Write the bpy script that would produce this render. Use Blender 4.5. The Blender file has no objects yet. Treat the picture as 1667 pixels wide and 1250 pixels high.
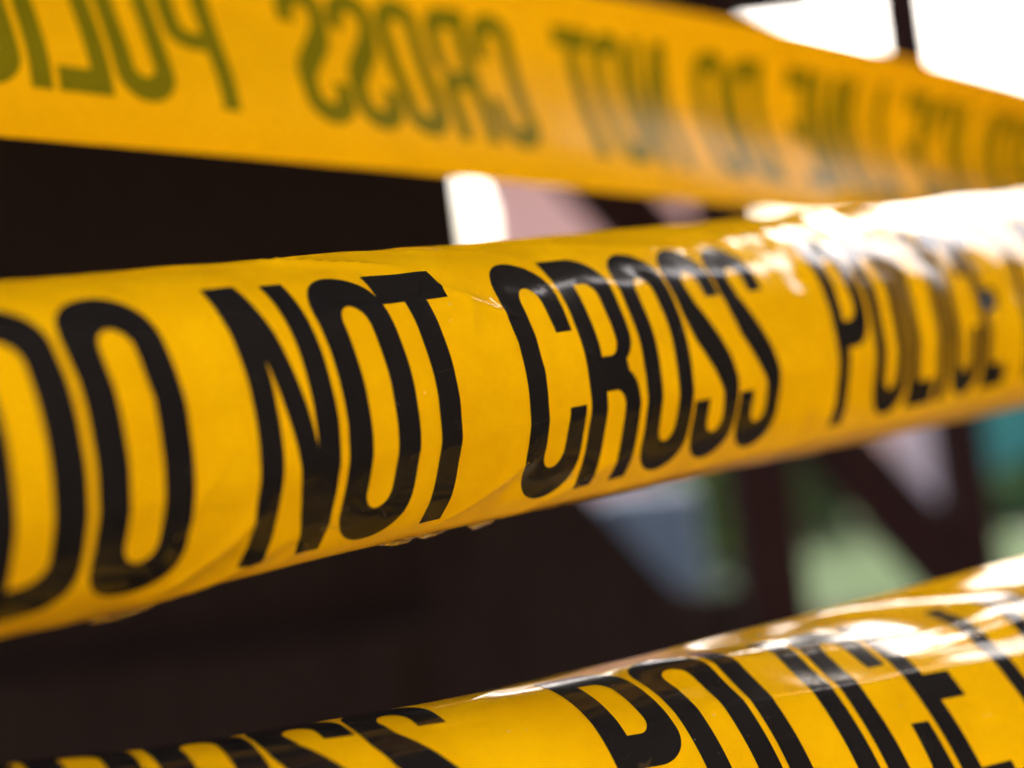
import bpy, bmesh, math, random
import numpy as np
from mathutils import Matrix, Vector, Euler
from mathutils.geometry import delaunay_2d_cdt

S = bpy.context.scene
COL = S.collection
R = math.radians
random.seed(7)

# ------------------------------------------------------------------ camera
ROLL = R(7.0)
CAM = Vector((0.0, 0.0, 1.30))
cd = bpy.data.cameras.new('camera')
cam = bpy.data.objects.new('camera', cd)
COL.objects.link(cam)
cam.location = CAM
cam.rotation_euler = (Matrix.Rotation(ROLL, 3, 'Y') @ Matrix.Rotation(R(90), 3, 'X')).to_euler()
cd.sensor_width = 36.0
cd.lens = 50.0
cd.clip_start = 0.02
cd.clip_end = 500
cd.dof.use_dof = True
cd.dof.focus_distance = 0.258
cd.dof.aperture_fstop = 5.7
S.camera = cam

# ------------------------------------------------------------------ sky, sun, exposure
SUN_EL, SUN_AZ = R(48), R(20)          # azimuth from +Y towards +X
W = bpy.data.worlds.new('World')
S.world = W
W.use_nodes = True
nt = W.node_tree
sky = nt.nodes.new('ShaderNodeTexSky')
sky.sky_type = 'NISHITA'
sky.sun_disc = False
sky.sun_elevation = SUN_EL
sky.sun_rotation = SUN_AZ
sky.air_density = 1.0
sky.dust_density = 8.0
sky.ozone_density = 1.0
bg = nt.nodes['Background']
bg.inputs['Strength'].default_value = 0.15
nt.links.new(sky.outputs['Color'], bg.inputs['Color'])

sd = bpy.data.lights.new('sun', 'SUN')
sd.energy = 1.2
sd.angle = R(12)
sd.color = (1.0, 0.95, 0.88)
sun = bpy.data.objects.new('sun', sd)
COL.objects.link(sun)
sdir = Vector((math.sin(SUN_AZ) * math.cos(SUN_EL), math.cos(SUN_AZ) * math.cos(SUN_EL), math.sin(SUN_EL)))
sun.rotation_euler = sdir.to_track_quat('Z', 'Y').to_euler()
sun.location = sdir * 30

S.view_settings.view_transform = 'Standard'
S.view_settings.look = 'None'
S.view_settings.exposure = 2.65
S.view_settings.gamma = 1.0
S.cycles.use_denoising = True
S.cycles.max_bounces = 8
S.cycles.sample_clamp_indirect = 8

# ------------------------------------------------------------------ helpers
def tag(o, label=None, cat=None, group=None, kind=None):
    if label: o['label'] = label
    if cat: o['category'] = cat
    if group: o['group'] = group
    if kind: o['kind'] = kind
    return o

def empty(name, loc, **k):
    o = bpy.data.objects.new(name, None)
    COL.objects.link(o)
    o.location = loc
    o.empty_display_size = 0.05
    return tag(o, **k)

def link(name, me, mat=None, parent=None, smooth=False, **k):
    o = bpy.data.objects.new(name, me)
    COL.objects.link(o)
    if mat: me.materials.append(mat)
    if smooth:
        me.polygons.foreach_set('use_smooth', [True] * len(me.polygons))
    if parent:
        o.parent = parent
        o.matrix_parent_inverse = Matrix.Translation(-parent.location)
    return tag(o, **k)

def mesh(name, V, F):
    me = bpy.data.meshes.new(name)
    me.from_pydata([tuple(map(float, v)) for v in V], [], [tuple(int(i) for i in f) for f in F])
    me.update()
    return me

def pix(px, py, Y):
    """point of the place seen at photo pixel (px, py), Y metres ahead of the camera"""
    xc, yc = (px - 833.5) / 2315.0, -(py - 625.0) / 2315.0
    c, s = math.cos(ROLL), math.sin(ROLL)
    return Vector(((xc * c + yc * s) * Y, Y, CAM.z + (-xc * s + yc * c) * Y))

def box_bm(bm, lo, hi, bev=0.0):
    r = bmesh.ops.create_cube(bm, size=1.0)
    vs = r['verts']
    lo, hi = Vector(lo), Vector(hi)
    for v in vs:
        v.co = Vector([(lo[i] + hi[i]) / 2 + v.co[i] * (hi[i] - lo[i]) for i in range(3)])
    if bev:
        es = list({e for v in vs for e in v.link_edges})
        bmesh.ops.bevel(bm, geom=es, offset=bev, segments=2, affect='EDGES', profile=0.6)

def beam_bm(bm, a, b, w, d, bev=0.006, up=(0, 1, 0)):
    """square timber from a to b: w across, d deep along `up`"""
    a, b = Vector(a), Vector(b)
    z = (b - a).normalized()
    y = (Vector(up) - z * Vector(up).dot(z)).normalized()
    x = y.cross(z)
    r = bmesh.ops.create_cube(bm, size=1.0)
    L = (b - a).length
    for v in r['verts']:
        v.co = (a + b) / 2 + x * v.co.x * w + y * v.co.y * d + z * v.co.z * L
    es = list({e for v in r['verts'] for e in v.link_edges})
    bmesh.ops.bevel(bm, geom=es, offset=bev, segments=2, affect='EDGES', profile=0.6)

def bm_obj(name, bm, mat, parent=None, smooth=False, **k):
    me = bpy.data.meshes.new(name)
    bm.normal_update()
    bm.to_mesh(me)
    bm.free()
    return link(name, me, mat, parent, smooth, **k)

# ------------------------------------------------------------------ materials
def new_mat(name):
    m = bpy.data.materials.new(name)
    m.use_nodes = True
    t = m.node_tree
    for n in list(t.nodes): t.nodes.remove(n)
    out = t.nodes.new('ShaderNodeOutputMaterial')
    return m, t, out

def N(t, kind, **inp):
    n = t.nodes.new(kind)
    for k, v in inp.items():
        n.inputs[k.replace('_', ' ')].default_value = v
    return n

def ramp(t, fac, stops):
    r = t.nodes.new('ShaderNodeValToRGB')
    e = r.color_ramp.elements
    e[0].position, e[0].color = stops[0][0], stops[0][1]
    e[1].position, e[1].color = stops[-1][0], stops[-1][1]
    for p, c in stops[1:-1]:
        x = e.new(p); x.color = c
    t.links.new(fac, r.inputs['Fac'])
    return r.outputs['Color']

def simple_mat(name, c0, c1, scale=8.0, rough=0.7, bump=0.2, stretch=(1, 1, 1), spec=0.4):
    m, t, out = new_mat(name)
    tc = N(t, 'ShaderNodeTexCoord')
    mp = N(t, 'ShaderNodeMapping', Scale=stretch)
    t.links.new(tc.outputs['Object'], mp.inputs['Vector'])
    nz = N(t, 'ShaderNodeTexNoise', Scale=scale, Detail=6.0, Roughness=0.6)
    t.links.new(mp.outputs['Vector'], nz.inputs['Vector'])
    col = ramp(t, nz.outputs['Fac'], [(0.3, (*c0, 1)), (0.7, (*c1, 1))])
    p = N(t, 'ShaderNodeBsdfPrincipled', Roughness=rough)
    p.inputs['Specular IOR Level'].default_value = spec
    t.links.new(col, p.inputs['Base Color'])
    if bump:
        b = N(t, 'ShaderNodeBump', Strength=bump, Distance=0.01)
        t.links.new(nz.outputs['Fac'], b.inputs['Height'])
        t.links.new(b.outputs['Normal'], p.inputs['Normal'])
    t.links.new(p.outputs['BSDF'], out.inputs['Surface'])
    return m

def film_mat(name, c0, c1, trans, trans_col, rough=0.09, specks=True, spec=0.5):
    """glossy polythene: pigmented diffuse and translucent body under a clear shiny skin"""
    m, t, out = new_mat(name)
    tc = N(t, 'ShaderNodeTexCoord')
    nz = N(t, 'ShaderNodeTexNoise', Scale=55.0, Detail=5.0, Roughness=0.6)
    t.links.new(tc.outputs['Object'], nz.inputs['Vector'])
    col = ramp(t, nz.outputs['Fac'], [(0.32, (*c0, 1)), (0.68, (*c1, 1))])
    base = col
    if specks:                                        # dust grains lying on the film
        vo = N(t, 'ShaderNodeTexVoronoi', Scale=260.0)
        t.links.new(tc.outputs['Object'], vo.inputs['Vector'])
        sz = N(t, 'ShaderNodeTexNoise', Scale=40.0, Detail=2.0)
        t.links.new(tc.outputs['Object'], sz.inputs['Vector'])
        msk = ramp(t, vo.outputs['Distance'], [(0.0, (1, 1, 1, 1)), (0.05, (1, 1, 1, 1)), (0.085, (0, 0, 0, 1))])
        gate = ramp(t, sz.outputs['Fac'], [(0.58, (0, 0, 0, 1)), (0.62, (1, 1, 1, 1))])
        mu = N(t, 'ShaderNodeMath'); mu.operation = 'MULTIPLY'
        t.links.new(msk, mu.inputs[0]); t.links.new(gate, mu.inputs[1])
        mu2 = N(t, 'ShaderNodeMath'); mu2.operation = 'MULTIPLY'; mu2.inputs[1].default_value = 0.28
        t.links.new(mu.outputs[0], mu2.inputs[0])
        mx = N(t, 'ShaderNodeMix'); mx.data_type = 'RGBA'
        t.links.new(mu2.outputs[0], mx.inputs[0])
        t.links.new(col, mx.inputs[6]); mx.inputs[7].default_value = (0.6, 0.56, 0.48, 1)
        base = mx.outputs[2]
    # hair-thin scuffs: contour lines of a warped noise, kept only here and there
    sc = N(t, 'ShaderNodeTexNoise', Scale=38.0, Detail=2.0, Distortion=2.2)
    t.links.new(tc.outputs['Object'], sc.inputs['Vector'])
    ln = ramp(t, sc.outputs['Fac'], [(0.0, (0, 0, 0, 1)), (0.4965, (0, 0, 0, 1)), (0.5, (1, 1, 1, 1)), (0.5035, (0, 0, 0, 1)), (1.0, (0, 0, 0, 1))])
    g2 = N(t, 'ShaderNodeTexNoise', Scale=70.0, Detail=2.0)
    t.links.new(tc.outputs['Object'], g2.inputs['Vector'])
    gt = ramp(t, g2.outputs['Fac'], [(0.57, (0, 0, 0, 1)), (0.64, (0.22, 0.22, 0.22, 1))])
    m3 = N(t, 'ShaderNodeMath'); m3.operation = 'MULTIPLY'
    t.links.new(ln, m3.inputs[0]); t.links.new(gt, m3.inputs[1])
    mx3 = N(t, 'ShaderNodeMix'); mx3.data_type = 'RGBA'
    t.links.new(m3.outputs[0], mx3.inputs[0]); t.links.new(base, mx3.inputs[6]); mx3.inputs[7].default_value = (0.18, 0.11, 0.05, 1)
    base = mx3.outputs[2]
    fine = N(t, 'ShaderNodeTexNoise', Scale=420.0, Detail=3.0, Roughness=0.55)
    t.links.new(tc.outputs['Object'], fine.inputs['Vector'])
    bp = N(t, 'ShaderNodeBump', Strength=0.05, Distance=0.0006)
    t.links.new(fine.outputs['Fac'], bp.inputs['Height'])
    p = N(t, 'ShaderNodeBsdfPrincipled', Roughness=rough, IOR=1.45)
    p.inputs['Specular IOR Level'].default_value = spec
    t.links.new(base, p.inputs['Base Color'])
    t.links.new(bp.outputs['Normal'], p.inputs['Normal'])
    if trans:
        tr = N(t, 'ShaderNodeBsdfTranslucent', Color=(*trans_col, 1))
        ms = N(t, 'ShaderNodeMixShader', Fac=trans)
        t.links.new(p.outputs['BSDF'], ms.inputs[1]); t.links.new(tr.outputs['BSDF'], ms.inputs[2])
        t.links.new(ms.outputs['Shader'], out.inputs['Surface'])
    else:
        t.links.new(p.outputs['BSDF'], out.inputs['Surface'])
    return m

M_FILM = film_mat('yellow_film', (0.82, 0.425, 0.001), (0.95, 0.52, 0.0015), 0.16, (0.95, 0.42, 0.005))
M_INK = film_mat('black_print', (0.011, 0.0095, 0.009), (0.014, 0.012, 0.011), 0.0, (0, 0, 0), rough=0.13, spec=0.27)
M_BACK = film_mat('yellow_film_back', (0.76, 0.375, 0.001), (0.83, 0.415, 0.0015), 0.16, (0.95, 0.42, 0.005), rough=0.24, spec=0.13, specks=False)
M_GHOST = film_mat('print_through_film', (0.165, 0.135, 0.003), (0.195, 0.155, 0.004), 0.16, (0.1, 0.09, 0.003), rough=0.24, spec=0.13, specks=False)
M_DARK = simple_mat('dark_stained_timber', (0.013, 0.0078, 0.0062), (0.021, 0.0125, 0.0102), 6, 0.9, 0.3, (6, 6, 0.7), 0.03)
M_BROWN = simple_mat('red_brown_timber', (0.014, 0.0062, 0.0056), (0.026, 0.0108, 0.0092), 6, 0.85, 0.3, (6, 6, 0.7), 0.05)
M_PINK = simple_mat('pink_render', (0.82, 0.37, 0.27), (0.88, 0.43, 0.33), 3, 0.85, 0.1)
M_WHITE = simple_mat('white_paint', (0.76, 0.76, 0.74), (0.82, 0.82, 0.8), 4, 0.5, 0.05)
M_GRASS = simple_mat('lawn', (0.036, 0.055, 0.028), (0.062, 0.08, 0.048), 3, 0.9, 0.4, spec=0.0)
M_BLADE = simple_mat('grass_blade', (0.05, 0.12, 0.025), (0.11, 0.19, 0.05), 5, 0.6, 0, spec=0.0)
M_PATH = simple_mat('grey_path', (0.085, 0.078, 0.075), (0.12, 0.108, 0.104), 5, 0.9, 0.2, spec=0.0)
M_SLATE = simple_mat('blue_grey_cloth', (0.09, 0.105, 0.12), (0.14, 0.155, 0.17), 4, 0.7, 0.1)
M_TEAL = simple_mat('teal_paint', (0.01, 0.13, 0.11), (0.016, 0.19, 0.16), 5, 0.5, 0.1)
M_LEAF = simple_mat('green_leaf', (0.035, 0.075, 0.03), (0.085, 0.135, 0.055), 9, 0.5, 0, spec=0.0)
M_LEAFY = simple_mat('yellow_green_leaf', (0.10, 0.15, 0.03), (0.2, 0.25, 0.06), 9, 0.5, 0, spec=0.0)
M_BARK = simple_mat('bark', (0.03, 0.02, 0.015), (0.07, 0.05, 0.035), 12, 0.9, 0.5)
M_ROOF = simple_mat('roof_boards', (0.014, 0.010, 0.009), (0.035, 0.022, 0.018), 5, 0.8, 0.2, (1, 8, 1))
M_CREAM = simple_mat('cream_render', (0.66, 0.60, 0.50), (0.74, 0.68, 0.58), 3, 0.9, 0.1)
M_PAVING = simple_mat('added_dark_paving', (0.02, 0.018, 0.016), (0.035, 0.031, 0.027), 4, 0.95, 0.2, spec=0.0)
M_MAUVE = simple_mat('mauve_wall', (0.40, 0.31, 0.32), (0.5, 0.4, 0.4), 3, 0.9, 0.1)

# ------------------------------------------------------------------ lettering outlines (mm, cap height 50)
CAP, ST, BAR, WD = 50.0, 5.3, 7.0, 16.3

def arc(cx, cy, rx, ry, a0, a1, n=14):
    return [(cx + rx * math.cos(R(a0 + (a1 - a0) * i / n)), cy + ry * math.sin(R(a0 + (a1 - a0) * i / n))) for i in range(n + 1)]

def stad(x0, y0, x1, y1, rx, ry, ul=True, ur=True, lr=True, ll=True):
    """rounded box, anticlockwise from the lower left"""
    p = []
    p += arc(x0 + rx, y0 + ry, rx, ry, 180, 270) if ll else [(x0, y0)]
    p += arc(x1 - rx, y0 + ry, rx, ry, 270, 360) if lr else [(x1, y0)]
    p += arc(x1 - rx, y1 - ry, rx, ry, 0, 90) if ur else [(x1, y1)]
    p += arc(x0 + rx, y1 - ry, rx, ry, 90, 180) if ul else [(x0, y1)]
    return p

IR = (WD - 2 * ST) / 2
def g_O(): return WD, [stad(0, -.3, WD, CAP + .3, 8.1, 8.6)], [stad(ST, BAR - .2, WD - ST, CAP - BAR + .2, IR, 3.6)]
def g_D(): return WD, [stad(0, 0, WD, CAP, 8.1, 8.4, ul=False, ll=False)], [stad(ST, BAR, WD - ST, CAP - BAR, IR + 1.2, 3.8, ul=False, ll=False)]
def g_L(): return 13.9, [[(0, 0), (13.9, 0), (13.9, BAR), (ST, BAR), (ST, CAP), (0, CAP)]], []
def g_I(): return 5.3, [[(0, 0), (5.3, 0), (5.3, CAP), (0, CAP)]], []
def g_E():
    return 13.9, [[(0, 0), (13.9, 0), (13.9, BAR), (ST, BAR), (ST, 22.3), (12.6, 22.3), (12.6, 28.8), (ST, 28.8), (ST, CAP - BAR), (13.9, CAP - BAR), (13.9, CAP), (0, CAP)]], []
def g_T():
    return WD, [[(5.6, 0), (10.9, 0), (10.9, 43), (WD, 43), (WD, CAP), (0, CAP), (0, 43), (5.6, 43)]], []
def g_N():
    return 16.4, [[(0, 0), (4.6, 0), (4.6, 35), (11.4, 0), (16.4, 0), (16.4, CAP), (11.7, CAP), (11.7, 20), (6.4, CAP), (0, CAP)]], []
def g_P():
    return WD, [[(0, 0), (ST, 0), (ST, 19.5)] + arc(WD - 7.4, 26.5, 7.4, 7.0, 270, 360) + arc(WD - 7.4, CAP - 7.4, 7.4, 7.4, 0, 90) + [(0, CAP)]], \
        [stad(ST, 26.3, WD - ST, CAP - BAR, IR, 3.4, ul=False, ll=False)]
def g_R():
    out = [(0, 0), (ST, 0), (ST, 20.2)] + arc(8.4, 17.2, 2.7, 3.0, 90, 0, 8) + [(11.1, 0), (WD, 0), (WD, 16.5)] \
        + arc(10.9, 18.2, 5.2, 6.1, 0, 62, 8) + arc(10.4, 31.5, 5.6, 6.2, -62, 0, 8) + arc(WD - 7.4, CAP - 7.4, 7.4, 7.4, 0, 90) + [(0, CAP)]
    return WD, [out], [stad(ST, 27.1, WD - ST, CAP - BAR, IR, 3.4, ul=False, ll=False)]
def g_C():
    o = arc(8.15, 8.3, 8.15, 8.6, 180, 360, 24) + [(WD, 18.5), (WD - ST + .5, 18.5)] + arc(8.15, 10.4, IR, 3.6, 360, 180, 14) \
        + arc(8.15, 39.6, IR, 3.6, 180, 0, 14) + [(WD - ST + .5, 33.2), (WD, 33.2)] + arc(8.15, 41.7, 8.15, 8.6, 0, 180, 24)
    return WD, [o], []
def g_S():
    # stroke outline: outer right / lower bowl, then back along the inner edge
    o = [(0, 14.4)] + arc(8.15, 8.3, 8.15, 8.6, 180, 360, 24) + [(WD, 13.5), (15.9, 18.5), (14.0, 23.2), (9.3, 30.6), (6.2, 35.6)] \
        + arc(8.15, 40.0, IR, 3.4, 180, 0, 14) + [(WD - ST, 36.7), (WD, 36.7)] + arc(8.15, 41.7, 8.15, 8.6, 0, 180, 24) \
        + [(0, 38.0), (0.5, 32.8), (2.4, 27.2), (7.2, 20.6), (10.4, 15.2)] + arc(8.15, 9.8, IR, 3.4, 0, -180, 14) + [(ST, 14.4)]
    return WD, [o], []
GLY = dict(O=g_O, D=g_D, L=g_L, I=g_I, E=g_E, T=g_T, N=g_N, P=g_P, R=g_R, C=g_C, S=g_S)
WORDS = {'POLICE': [0, 18.0, 35.8, 51.4, 58.5, 76.5], 'LINE': [0, 15.7, 22.9, 41.0], 'DO': [0, 17.8], 'NOT': [0, 18.2, 34.0],
         'CROSS': [0, 17.8, 36.3, 53.4, 70.4]}

def resample(loop, step=1.2):
    out = []
    n = len(loop)
    for i in range(n):
        a, b = loop[i], loop[(i + 1) % n]
        d = math.dist(a, b)
        if d < 1e-4: continue
        k = max(1, int(math.ceil(d / step)))
        for j in range(k):
            out.append((a[0] + (b[0] - a[0]) * j / k, a[1] + (b[1] - a[1]) * j / k))
    return out

def inside(pts, loops):
    x, y = pts[:, 0], pts[:, 1]
    r = np.zeros(len(pts), bool)
    for L in loops:
        L = np.array(L)
        x0, y0 = L[:, 0], L[:, 1]
        x1, y1 = np.roll(x0, -1), np.roll(y0, -1)
        for a, b, c, d in zip(x0, y0, x1, y1):
            hit = ((b > y) != (d > y))
            if b != d:
                r ^= hit & (x < (c - a) * (y - b) / (d - b) + a)
    return r

_gc = {}
def glyph(ch, step=1.0):
    """triangulated letter in the plane, with points inside so that it can bend with the film"""
    if ch in _gc: return _gc[ch]
    w, outer, holes = GLY[ch]()
    loops = [resample(l) for l in outer + holes]
    V, E = [], []
    for l in loops:
        o = len(V)
        V += l
        E += [(o + i, o + (i + 1) % len(l)) for i in range(len(l))]
    gx, gy = np.meshgrid(np.arange(0.5, w, step), np.arange(0.5, CAP, step))
    g = np.stack([gx.ravel(), gy.ravel()], 1)
    g = g[inside(g, loops)]
    B = np.array(V)
    keep = [p for p in g if np.min(np.hypot(B[:, 0] - p[0], B[:, 1] - p[1])) > 0.5]
    V = [Vector(p) for p in V] + [Vector((float(p[0]), float(p[1]))) for p in keep]
    v2, e2, f2, *_ = delaunay_2d_cdt(V, E, [], 0, 1e-5)
    P = np.array([(p.x, p.y) for p in v2])
    F = [tuple(f) for f in f2]
    cen = np.array([P[list(f)].mean(0) for f in F])
    ok = inside(cen, loops)
    F = [f for f, k in zip(F, ok) if k]
    _gc[ch] = (P, F)
    return _gc[ch]

# ------------------------------------------------------------------ noise for creases
_rng = np.random.RandomState(11)
_perm = np.concatenate([_rng.permutation(256)] * 3)
_ang = _rng.rand(256) * 2 * np.pi
def perlin(x, y, seed=0):
    xi, yi = np.floor(x).astype(int), np.floor(y).astype(int)
    xf, yf = x - xi, y - yi
    f = lambda t: t * t * t * (t * (t * 6 - 15) + 10)
    u, v = f(xf), f(yf)
    def gr(ix, iy, dx, dy):
        a = _ang[_perm[_perm[(ix + seed * 17) & 255] + (iy & 255)]]
        return np.cos(a) * dx + np.sin(a) * dy
    n00, n10 = gr(xi, yi, xf, yf), gr(xi + 1, yi, xf - 1, yf)
    n01, n11 = gr(xi, yi + 1, xf, yf - 1), gr(xi + 1, yi + 1, xf - 1, yf - 1)
    return (n00 * (1 - u) + n10 * u) * (1 - v) + (n01 * (1 - u) + n11 * u) * v

def sstep(x, a, b):
    t = np.clip((x - a) / (b - a), 0, 1)
    return t * t * (3 - 2 * t)

def fold(u, v, u0, v0, ang, length, amp, w):
    """sharp little ridge of the film: centre (u0, v0), direction ang"""
    c, s = math.cos(R(ang)), math.sin(R(ang))
    a = (u - u0) * c + (v - v0) * s
    b = -(u - u0) * s + (v - v0) * c
    return amp * np.exp(-np.abs(b) / w) * np.exp(-(a / length) ** 4)

# ------------------------------------------------------------------ the tapes
class Tape:
    """film 75 mm wide: a gently bending centre line and a curled cross-section, all in millimetres"""
    def __init__(s, p, T, U, Nn, c, a, lim, kinks, disp, lip=0.0):
        s.p, s.T, s.U, s.N = (np.array(k, float) for k in (p, T, U, Nn))
        s.c, s.a, s.lim, s.kinks, s.disp = c, a, lim, kinks, disp
        s.gu = np.arange(lim[0], lim[1] + 0.01, 1.0)
        s.gv = np.linspace(-38, 38, 305)
        w = s.gv / 25.0
        su = np.clip(s.gu, lim[2], lim[3]) / 100.0
        ph = (a[0] + a[1] * w + a[2] * w ** 2 + a[3] * w ** 3)[None, :] + su[:, None] * (a[4] + a[5] * w)[None, :]
        for (vc, amp, wid, ua, ub) in kinks:              # lengthwise creases: facets meet at an edge
            d = s.gv - vc
            ph = ph + sstep(s.gu, ua, ub)[:, None] * (amp * np.tanh(d / 0.5) * np.exp(-np.abs(d) / wid))[None, :]
        ph = ph - lip * (sstep(-s.gv, 27.0, 31.0)[None, :] * sstep(s.gu, -118, -75)[:, None])   # lower edge turned under
        s.ph = ph
        dv = s.gv[1] - s.gv[0]
        cz, cn = np.cumsum(np.cos(ph), 1) * dv, np.cumsum(-np.sin(ph), 1) * dv
        m = len(s.gv) // 2
        s.cz, s.cn = cz - cz[:, m:m + 1], cn - cn[:, m:m + 1]
    def _bil(s, A, u, v):
        x = np.clip((u - s.gu[0]), 0, len(s.gu) - 1.001)
        y = np.clip((v - s.gv[0]) / (s.gv[1] - s.gv[0]), 0, len(s.gv) - 1.001)
        i, j = x.astype(int), y.astype(int)
        f, g = x - i, y - j
        return (A[i, j] * (1 - f) + A[i + 1, j] * f) * (1 - g) + (A[i, j + 1] * (1 - f) + A[i + 1, j + 1] * f) * g
    def at(s, u, v, off=0.0):
        q = u / 100.0
        C = s.p + np.outer(u, s.T) + np.outer(q * q * s.c[0], s.U) + np.outer(q * q * s.c[1], s.N)
        z, n, ph = s._bil(s.cz, u, v), s._bil(s.cn, u, v), s._bil(s.ph, u, v)
        d = s.disp(u, v) + off
        z = z + np.sin(ph) * d
        n = n + np.cos(ph) * d
        return (C + np.outer(z, s.U) + np.outer(n, s.N)) / 1000.0

GROUP = 'caution tapes stretched across the porch'
def build_tape(tp, words, label, mirrored=False, du=0.9, dv=0.75, ink=None, film=None):
    base = tp.at(np.array([0.0]), np.array([-37.5]))[0]
    root = empty('caution_tape', tuple(base), label=label, cat='tape', group=GROUP)
    us = np.arange(tp.lim[0], tp.lim[1] + 0.01, du)
    vs = np.linspace(-37.5, 37.5, int(75 / dv) + 1)
    UU, VV = np.meshgrid(us, vs, indexing='ij')
    P = tp.at(UU.ravel(), VV.ravel())
    nu, nv = len(us), len(vs)
    idx = np.arange(nu * nv).reshape(nu, nv)
    F = np.stack([idx[:-1, :-1].ravel(), idx[1:, :-1].ravel(), idx[1:, 1:].ravel(), idx[:-1, 1:].ravel()], 1)
    link('film', mesh('film', P, F), film or M_FILM, root, smooth=True)
    for word, u0 in words:
        for ch, dx in zip(word, WORDS[word]):
            g, tri = glyph(ch)
            u = u0 - (g[:, 0] + dx) if mirrored else u0 + g[:, 0] + dx
            if u.min() < tp.lim[0] + 1 or u.max() > tp.lim[1] - 1: continue
            Q = tp.at(u, g[:, 1] - 25.0, 0.10)
            T = [f[::-1] for f in tri] if mirrored else tri
            link('letter', mesh('letter', Q, T), ink or M_INK, root, smooth=True)
    return root

# middle tape: crisp, facing us
def disp_mid(u, v):
    crink = np.abs(perlin(u / 21.0 + v / 40.0, v / 11.0, 31))   # sharp valleys: handling creases
    rr = sstep(u, 20, 110)                                # more crumpled towards the far end
    d = 0.34 * crink - 0.22 * np.abs(perlin(u / 12.0, v / 16.0 + u / 50.0, 33)) + 0.36 * perlin(u / 34.0, v / 17.0, 1) + 0.13 * perlin(u / 12.0, v / 8.0, 2) + 0.03 * perlin(u / 4.5, v / 3.5, 5)
    d = d + rr * (0.95 * perlin(u / 22.0 + 3, v / 15.0, 3) + 0.20 * perlin(u / 9.0, v / 7.5, 4)) * sstep(v, -12, 8)
    d = d + fold(u, v, -62, 31.0, -14, 14, 0.9, 0.9) + fold(u, v, -76, 33, -8, 12, 0.4, 1.3) + fold(u, v, -40, 34, -6, 18, 0.4, 1.2)
    d = d + fold(u, v, -99, -22, 42, 13, 0.75, 1.3) + fold(u, v, -93, -27, 30, 14, 0.6, 1.5) + fold(u, v, -104, -12, 55, 10, 0.3, 1.2)
    d = d + fold(u, v, -35, -20, 30, 12, 0.5, 1.1) + fold(u, v, -78, -22, 48, 9, 0.3, 0.9) + fold(u, v, -10, -24, 20, 14, 0.4, 1.3)
    d = d + fold(u, v, -37, 18, -28, 11, 0.5, 1.0) + fold(u, v, -38, 13, 62, 6, 0.3, 0.8) + fold(u, v, -18, -2, -32, 9, 0.32, 1.0)
    d = d + fold(u, v, -30, 7, 10, 14, 0.22, 1.6) + fold(u, v, -113, 8, -20, 10, 0.3, 1.3) + fold(u, v, 20, 28, -10, 22, 0.4, 1.2)
    lip = sstep(-v, 31.5, 37.5) * sstep(u, -110, -85) * (1 - sstep(u, -25, 10))
    d = d + lip * (0.9 * perlin(u / 7.0, v / 9.0, 6) + 0.5 * perlin(u / 2.6, v / 2.2, 7))
    return d
mid = Tape([22.08, 285.02, 1301.19], [0.67781, 0.7345, 0.03291], [-0.02232, -0.02418, 0.99946], [0.7349, -0.67817, 0.0],
           [0.112, 1.091], [0.0127, 0.7117, 0.0313, 0.0333, 0.0635, -0.148], (-215, 430, -190, 300),
           [(-8.0, 0.10, 6, -190, -180), (-20.0, 0.06, 4, -190, -180), (17.0, 0.05, 5, -60, -45), (10.0, 0.08, 6, 25, 50)], disp_mid, 0.42)
mid_root = build_tape(mid, [('LINE', -206.5), ('DO', -138.0), ('NOT', -91.7), ('CROSS', -28.6), ('POLICE', 83.6), ('LINE', 187), ('DO', 255), ('NOT', 303)],
           'middle yellow tape in focus reading DO NOT CROSS POLICE in black letters')

# a thin stretched sliver of film hanging loose along the lower edge
m, t, out = new_mat('stretched_clear_film')
p = N(t, 'ShaderNodeBsdfPrincipled', Roughness=0.06, IOR=1.45)
p.inputs['Base Color'].default_value = (0.75, 0.36, 0.05, 1)
p.inputs['Transmission Weight'].default_value = 0.75
p.inputs['Alpha'].default_value = 0.8
t.links.new(p.outputs['BSDF'], out.inputs['Surface'])
us = np.arange(-112, -22, 0.5)
base = mid.at(us, np.full(len(us), -36.9)) * 1000
wid = np.clip(2.2 * perlin(us / 6.5, us * 0 + .3, 41) + 0.9 * perlin(us / 17.0, us * 0 + .7, 42) + 0.35, 0.05, 1.3)
rows = []
for f in (0.0, 0.35, 0.7, 1.0):
    bend = 0.7 * perlin(us / 2.6, us * 0 + f * 2.0, 43) * f
    rows.append(base + np.outer(-wid * f, mid.U) + np.outer(bend - 0.5 * wid * f * f, mid.N))
P = np.concatenate(rows) / 1000
k = len(us)
F = [(r_ * k + i, r_ * k + i + 1, (r_ + 1) * k + i + 1, (r_ + 1) * k + i) for r_ in range(3) for i in range(k - 1)]
link('loose_edge', mesh('loose_edge', P, F), m, mid_root, smooth=True)

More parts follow.
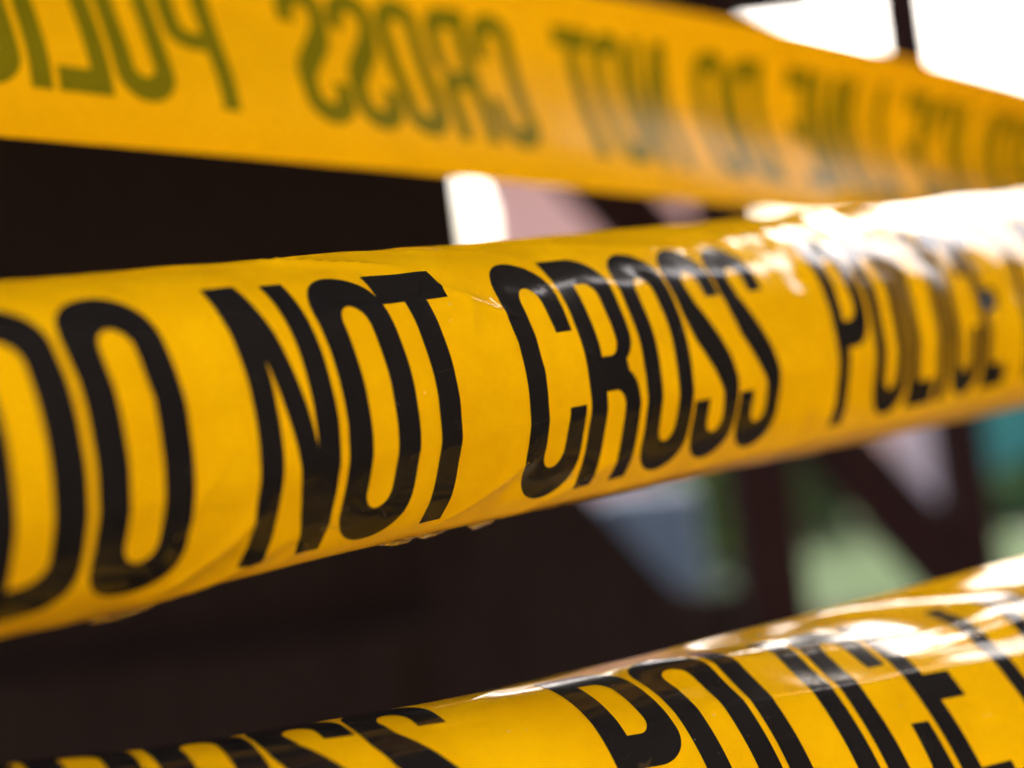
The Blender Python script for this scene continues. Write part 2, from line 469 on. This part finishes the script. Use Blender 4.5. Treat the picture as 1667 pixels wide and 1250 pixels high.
# bottom tape: curled well back, shiny
def disp_bot(u, v):
    up = sstep(v, -2, 10)
    d = 0.22 * perlin(u / 40.0, v / 18.0, 8) + 0.06 * perlin(u / 12.0, v / 8.0, 9)
    d = d + up * sstep(u, -75, -25) * (0.5 * perlin(u / 30.0 + 5, v / 13.0, 10) + 0.07 * perlin(u / 12.0, v / 8.0, 12))
    t = np.clip(v - 5, 0, 11)                             # a flat facet above the lengthwise crease
    prof = (0.03 * t + 0.0105 * t * t) * (1 - sstep(v, 16.5, 31))
    d = d + prof * sstep(u + 0.6 * v, -58, -40)
    d = d - 0.0016 * np.clip(u + 52, 0, 60) * np.clip(v - 5, 0, 14) * (1 - sstep(v, 20, 32)) * (1 - sstep(u, 8, 40))
    d = d + 0.16 * perlin(u / 20.0, v / 12.0, 21) * up * sstep(u, -70, -45)
    d = d + fold(u, v, 12, 30, -12, 18, 0.9, 1.6) + fold(u, v, 20, 12, 6, 26, 0.6, 1.6) + fold(u, v, -45, 27, 4, 22, 0.35, 1.4)
    d = d + fold(u, v, -100, 22, 35, 9, 0.25, 1.3) + fold(u, v, -62, 12, 20, 9, 0.14, 1.0)
    return d
bot = Tape([82.97, 295.05, 1226.76], [0.84107, 0.53406, -0.0859], [0.07251, 0.04604, 0.9963], [0.53604, -0.84419, 0.0],
           [0.809, -2.334], [0.822, 0.4919, 0.1641, -0.1581, -0.0026, -0.3262], (-215, 330, -160, 120),
           [(5.0, 0.10, 5, -75, -50), (5.0, 0.04, 6, -190, -180)], disp_bot)
build_tape(bot, [('CROSS', -199.6), ('POLICE', -87.4), ('LINE', 16.5), ('DO', 84), ('NOT', 132), ('CROSS', 196)],
           'lowest yellow tape with white glare on POLICE, cut by the bottom of the picture')

# top tape: turned round, the print showing through backwards
def disp_top(u, v):
    return 0.6 * perlin(u / 55.0, v / 25.0, 14) + 0.25 * perlin(u / 22.0, v / 14.0, 15) \
        + 0.028 * np.clip(-21 - v, 0, 30) ** 2 * sstep(u, 0, 40) * (1 - sstep(u, 105, 150))
top = Tape([105.35, 525.73, 1382.38], [0.78585, 0.60934, -0.10557], [0.08343, 0.06469, 0.99441], [0.61276, -0.79027, 0.0],
           [-1.129, 2.161], [0.2619, -0.4774, -0.1758, 0.0919, -0.1265, -0.1997], (-420, 600, -330, 250),
           [], disp_top)
build_tape(top, [('POLICE', 169), ('LINE', 66.5), ('DO', -1.6), ('NOT', -49.5), ('CROSS', -117.5), ('POLICE', -226.1), ('LINE', -330), ('NOT', 430), ('CROSS', 362), ('DO', 478)],
           'upper blurred yellow tape seen from behind with its letters showing through backwards', mirrored=True, du=2.0, dv=1.5, ink=M_GHOST, film=M_BACK)

# ------------------------------------------------------------------ ground and paths
G = mesh('ground', [(-150, -60, 0), (150, -60, 0), (150, 250, 0), (-150, 250, 0)], [(0, 1, 2, 3)])
link('ground', G, M_GRASS, kind='structure')
PV = [(-4, -0.6, .004), (3.6, -0.6, .004), (3.6, 7.0, .004), (-4, 7.0, .004)]  # unseen; carried out past the roof to keep the tape undersides dark
link('porch_floor', mesh('porch_floor', PV, [(0, 1, 2, 3)]), M_DARK, kind='structure')
a = [pix(1010, 845, 15.5), pix(1180, 860, 14.2), pix(1160, 930, 10.7), pix(960, 930, 10.7)]
def flat(name, pts, mat, z):
    return link(name, mesh(name, [(p[0], p[1], z) for p in pts], [tuple(range(len(pts)))]), mat, kind='structure')
flat('added_paving', [(-7, -8), (5, -8), (5, -0.62), (-7, -0.62)], M_PAVING, 0.012)  # unseen dark ground, added to cut light bounced up under the tapes
flat('path', [(2.75, 7.2), (4.6, 7.2), (5.4, 11), (6.0, 16), (7.5, 24), (6.4, 24), (4.6, 16), (3.6, 11)], M_PATH, 0.008)

# ------------------------------------------------------------------ the porch and its timbers
r = empty('porch_roof', (0, 2, 2.4), label='dark board roof edge just showing above the upper tape', cat='roof')
EAVE = [(1.07, -0.45), (1.07, 0.86), (1.02, 0.88), (1.02, 1.17), (1.28, 1.19), (1.28, 1.42), (0.93, 1.44), (0.93, 2.6), (1.08, 4.56)]   # right-hand edge, front to back; notches shaped to steer sky glare on the tapes
q = [(-3.2, -0.45)] + EAVE + [(-3.2, 4.56)]
k = len(q)
V = [(x, y, 2.4) for x, y in q] + [(x, y, 2.5) for x, y in q]
F = [tuple(range(k - 1, -1, -1)), tuple(range(k, 2 * k))] + [(i, (i + 1) % k, (i + 1) % k + k, i + k) for i in range(k)]
link('roof_slab', mesh('roof_slab', V, F), M_ROOF, r)
bm = bmesh.new(); box_bm(bm, (-3.2, 4.563, 2.36), (1.11, 4.60, 2.56), 0.004); bm_obj('fascia', bm, M_BROWN, r)
for p0, p1 in zip(EAVE[:-1], EAVE[1:]):
    bm = bmesh.new(); beam_bm(bm, (p0[0] + .02, p0[1], 2.46), (p1[0] + .02, p1[1], 2.46), 0.03, 0.2, 0.004, (0, 0, 1)); bm_obj('fascia', bm, M_BROWN, r)
bm = bmesh.new(); box_bm(bm, (.80, -.6, .005), (.86, .75, 2.395))  # unseen blocker, added to keep sky reflections off the tape fronts
tag(bm_obj('added_side_wall', bm, M_DARK), 'unseen dark wall added on the right to block sky reflections in the tapes', 'wall')
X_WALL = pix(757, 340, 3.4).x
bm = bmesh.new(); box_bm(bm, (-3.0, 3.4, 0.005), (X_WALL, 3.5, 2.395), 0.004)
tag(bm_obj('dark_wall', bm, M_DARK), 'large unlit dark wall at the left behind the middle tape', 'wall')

bm = bmesh.new(); box_bm(bm, (-5.0, -4.3, 0.005), (3.2, -4.0, 3.4), 0.01)  # unseen reflector, added to brighten the tape fronts with bounced sun
tag(bm_obj('bounce_wall', bm, M_CREAM), 'unseen cream wall added behind the camera to bounce sunlight onto the tapes', 'wall')
lw = empty('low_wall', (0, 2.9, 0), label='low dark boarded wall with a sloping end between the middle and lowest tapes', cat='wall')
t0 = pix(930, 955, 2.9)
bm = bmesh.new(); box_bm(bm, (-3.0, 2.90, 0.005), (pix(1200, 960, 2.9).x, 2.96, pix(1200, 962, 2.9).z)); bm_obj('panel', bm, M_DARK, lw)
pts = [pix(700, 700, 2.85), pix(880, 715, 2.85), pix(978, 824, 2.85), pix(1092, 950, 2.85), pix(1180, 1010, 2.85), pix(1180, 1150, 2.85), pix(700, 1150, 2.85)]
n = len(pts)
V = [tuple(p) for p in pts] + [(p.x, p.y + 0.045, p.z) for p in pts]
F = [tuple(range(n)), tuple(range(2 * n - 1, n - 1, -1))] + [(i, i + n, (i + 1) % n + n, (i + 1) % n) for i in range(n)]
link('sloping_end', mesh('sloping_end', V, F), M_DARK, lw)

fr = empty('timber_frame', (0.6, 3.1, 0), label='dark brown timber frame of two posts and a diagonal brace behind the tapes', cat='frame')
pc = pix(1254, 870, 3.0)
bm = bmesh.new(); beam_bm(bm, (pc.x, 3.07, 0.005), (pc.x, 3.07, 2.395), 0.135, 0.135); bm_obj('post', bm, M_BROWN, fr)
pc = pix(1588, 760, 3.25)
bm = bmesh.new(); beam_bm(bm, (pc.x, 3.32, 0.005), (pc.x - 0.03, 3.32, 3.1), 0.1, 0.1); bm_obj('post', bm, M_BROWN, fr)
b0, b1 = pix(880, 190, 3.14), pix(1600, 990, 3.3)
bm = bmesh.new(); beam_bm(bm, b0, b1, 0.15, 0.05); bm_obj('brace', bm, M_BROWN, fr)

# ------------------------------------------------------------------ what stands beyond
hs = empty('pink_building', (0.5, 9, 0), label='pale pink building beyond the dark wall, seen between the upper and middle tapes', cat='building')
xa, xb = pix(793, 340, 9).x, pix(1175, 340, 9).x
bm = bmesh.new(); box_bm(bm, (xa, 9, 0.01), (xb, 12, 2.9)); bm_obj('wall', bm, M_PINK, hs)
bm = bmesh.new(); box_bm(bm, (xa - .05, 8.8, 2.9), (xb + .2, 12.2, 3.05), 0.01); bm_obj('roof', bm, M_DARK, hs)

pw = empty('teal_fence', (4.5, 12, 0), label='teal green board fence at the right edge under the middle tape', cat='fence')
f0, f1 = pix(1520, 700, 12).x, 9.5
k = 0
x = f0
while x < f1:
    bm = bmesh.new(); box_bm(bm, (x, 12, 0.05), (x + 0.19, 12.03, 1.15 + 0.01 * (k % 3)), 0.004)
    bm_obj('board', bm, M_TEAL, pw)
    x += 0.2; k += 1
bm = bmesh.new(); box_bm(bm, (f0, 12.033, 0.8), (f1, 12.08, 0.9)); bm_obj('rail', bm, M_TEAL, pw)

def leaves(bm, c, rx, ry, rz, n, s, rng):
    for i in range(n):
        d = Vector((rng.gauss(0, 1), rng.gauss(0, 1), rng.gauss(0, 1))).normalized()
        q = rng.random() ** 0.4 * (0.75 + 0.35 * math.sin(d.x * 5 + c[0] * 3) * math.sin(d.z * 4 + 1))
        p = Vector((c[0] + d.x * rx * q, c[1] + d.y * ry * q, max(0.06, c[2] + d.z * rz * q)))
        e = Euler((rng.random() * 6, rng.random() * 6, rng.random() * 6)).to_matrix()
        k = s * (0.6 + 0.8 * rng.random())
        vs = [bm.verts.new(p + e @ Vector(v) * k) for v in ((0, -1, 0), (.45, 0, .12), (0, 1, 0), (-.45, 0, .12))]
        bm.faces.new(vs)

def shrub(px, py, Y, rx, rz, mat, label, seed):
    rng = random.Random(seed)
    c = pix(px, py, Y)
    rt = empty('shrub', (c.x, Y, 0), label=label, cat='shrub', group='shrubs beyond the timber frame')
    bm = bmesh.new(); leaves(bm, (c.x, Y, max(c.z, rz * 0.8)), rx, rx * .8, rz, 1500, 0.07, rng); bm_obj('foliage', bm, mat, rt)
    bm = bmesh.new()
    for q in range(4):
        beam_bm(bm, (c.x + .04 * q, Y, 0.0), (c.x + rng.uniform(-.4, .4) * rx, Y + rng.uniform(-.3, .3), c.z), 0.03, 0.03, 0.004)
    bm_obj('stems', bm, M_BARK, rt)
shrub(1135, 800, 9.0, 0.45, 0.5, M_LEAFY, 'yellow-green shrub just left of the thick dark post', 1)
shrub(1345, 770, 10.0, 0.55, 0.6, M_LEAF, 'mid green shrub just right of the thick dark post', 2)
shrub(1655, 800, 9.5, 0.5, 0.2, M_LEAF, 'bright green shrub at the right edge in front of the teal fence', 3)

ln = empty('covered_box', (1.6, 8, 0), label='blurred blue-grey covered box left of the thick dark post', cat='box')
c = pix(1065, 845, 7.5)
bm = bmesh.new(); box_bm(bm, (c.x - .32, 7.3, 0.12), (c.x + .22, 7.8, c.z + .16), 0.05); bm_obj('cover', bm, M_SLATE, ln)
for sx in (-.28, .18):
    for sy in (7.34, 7.76):
        bm = bmesh.new(); box_bm(bm, (c.x + sx - .02, sy - .02, 0.005), (c.x + sx + .02, sy + .02, 0.118)); bm_obj('foot', bm, M_DARK, ln)
c = pix(1490, 715, 11)
bm = bmesh.new(); box_bm(bm, (c.x - .22, 11, 0.005), (c.x + .28, 11.3, c.z + .2), 0.01)
tag(bm_obj('garden_pillar', bm, M_MAUVE), 'short pale mauve pillar seen between the brace and the thin post', 'pillar')
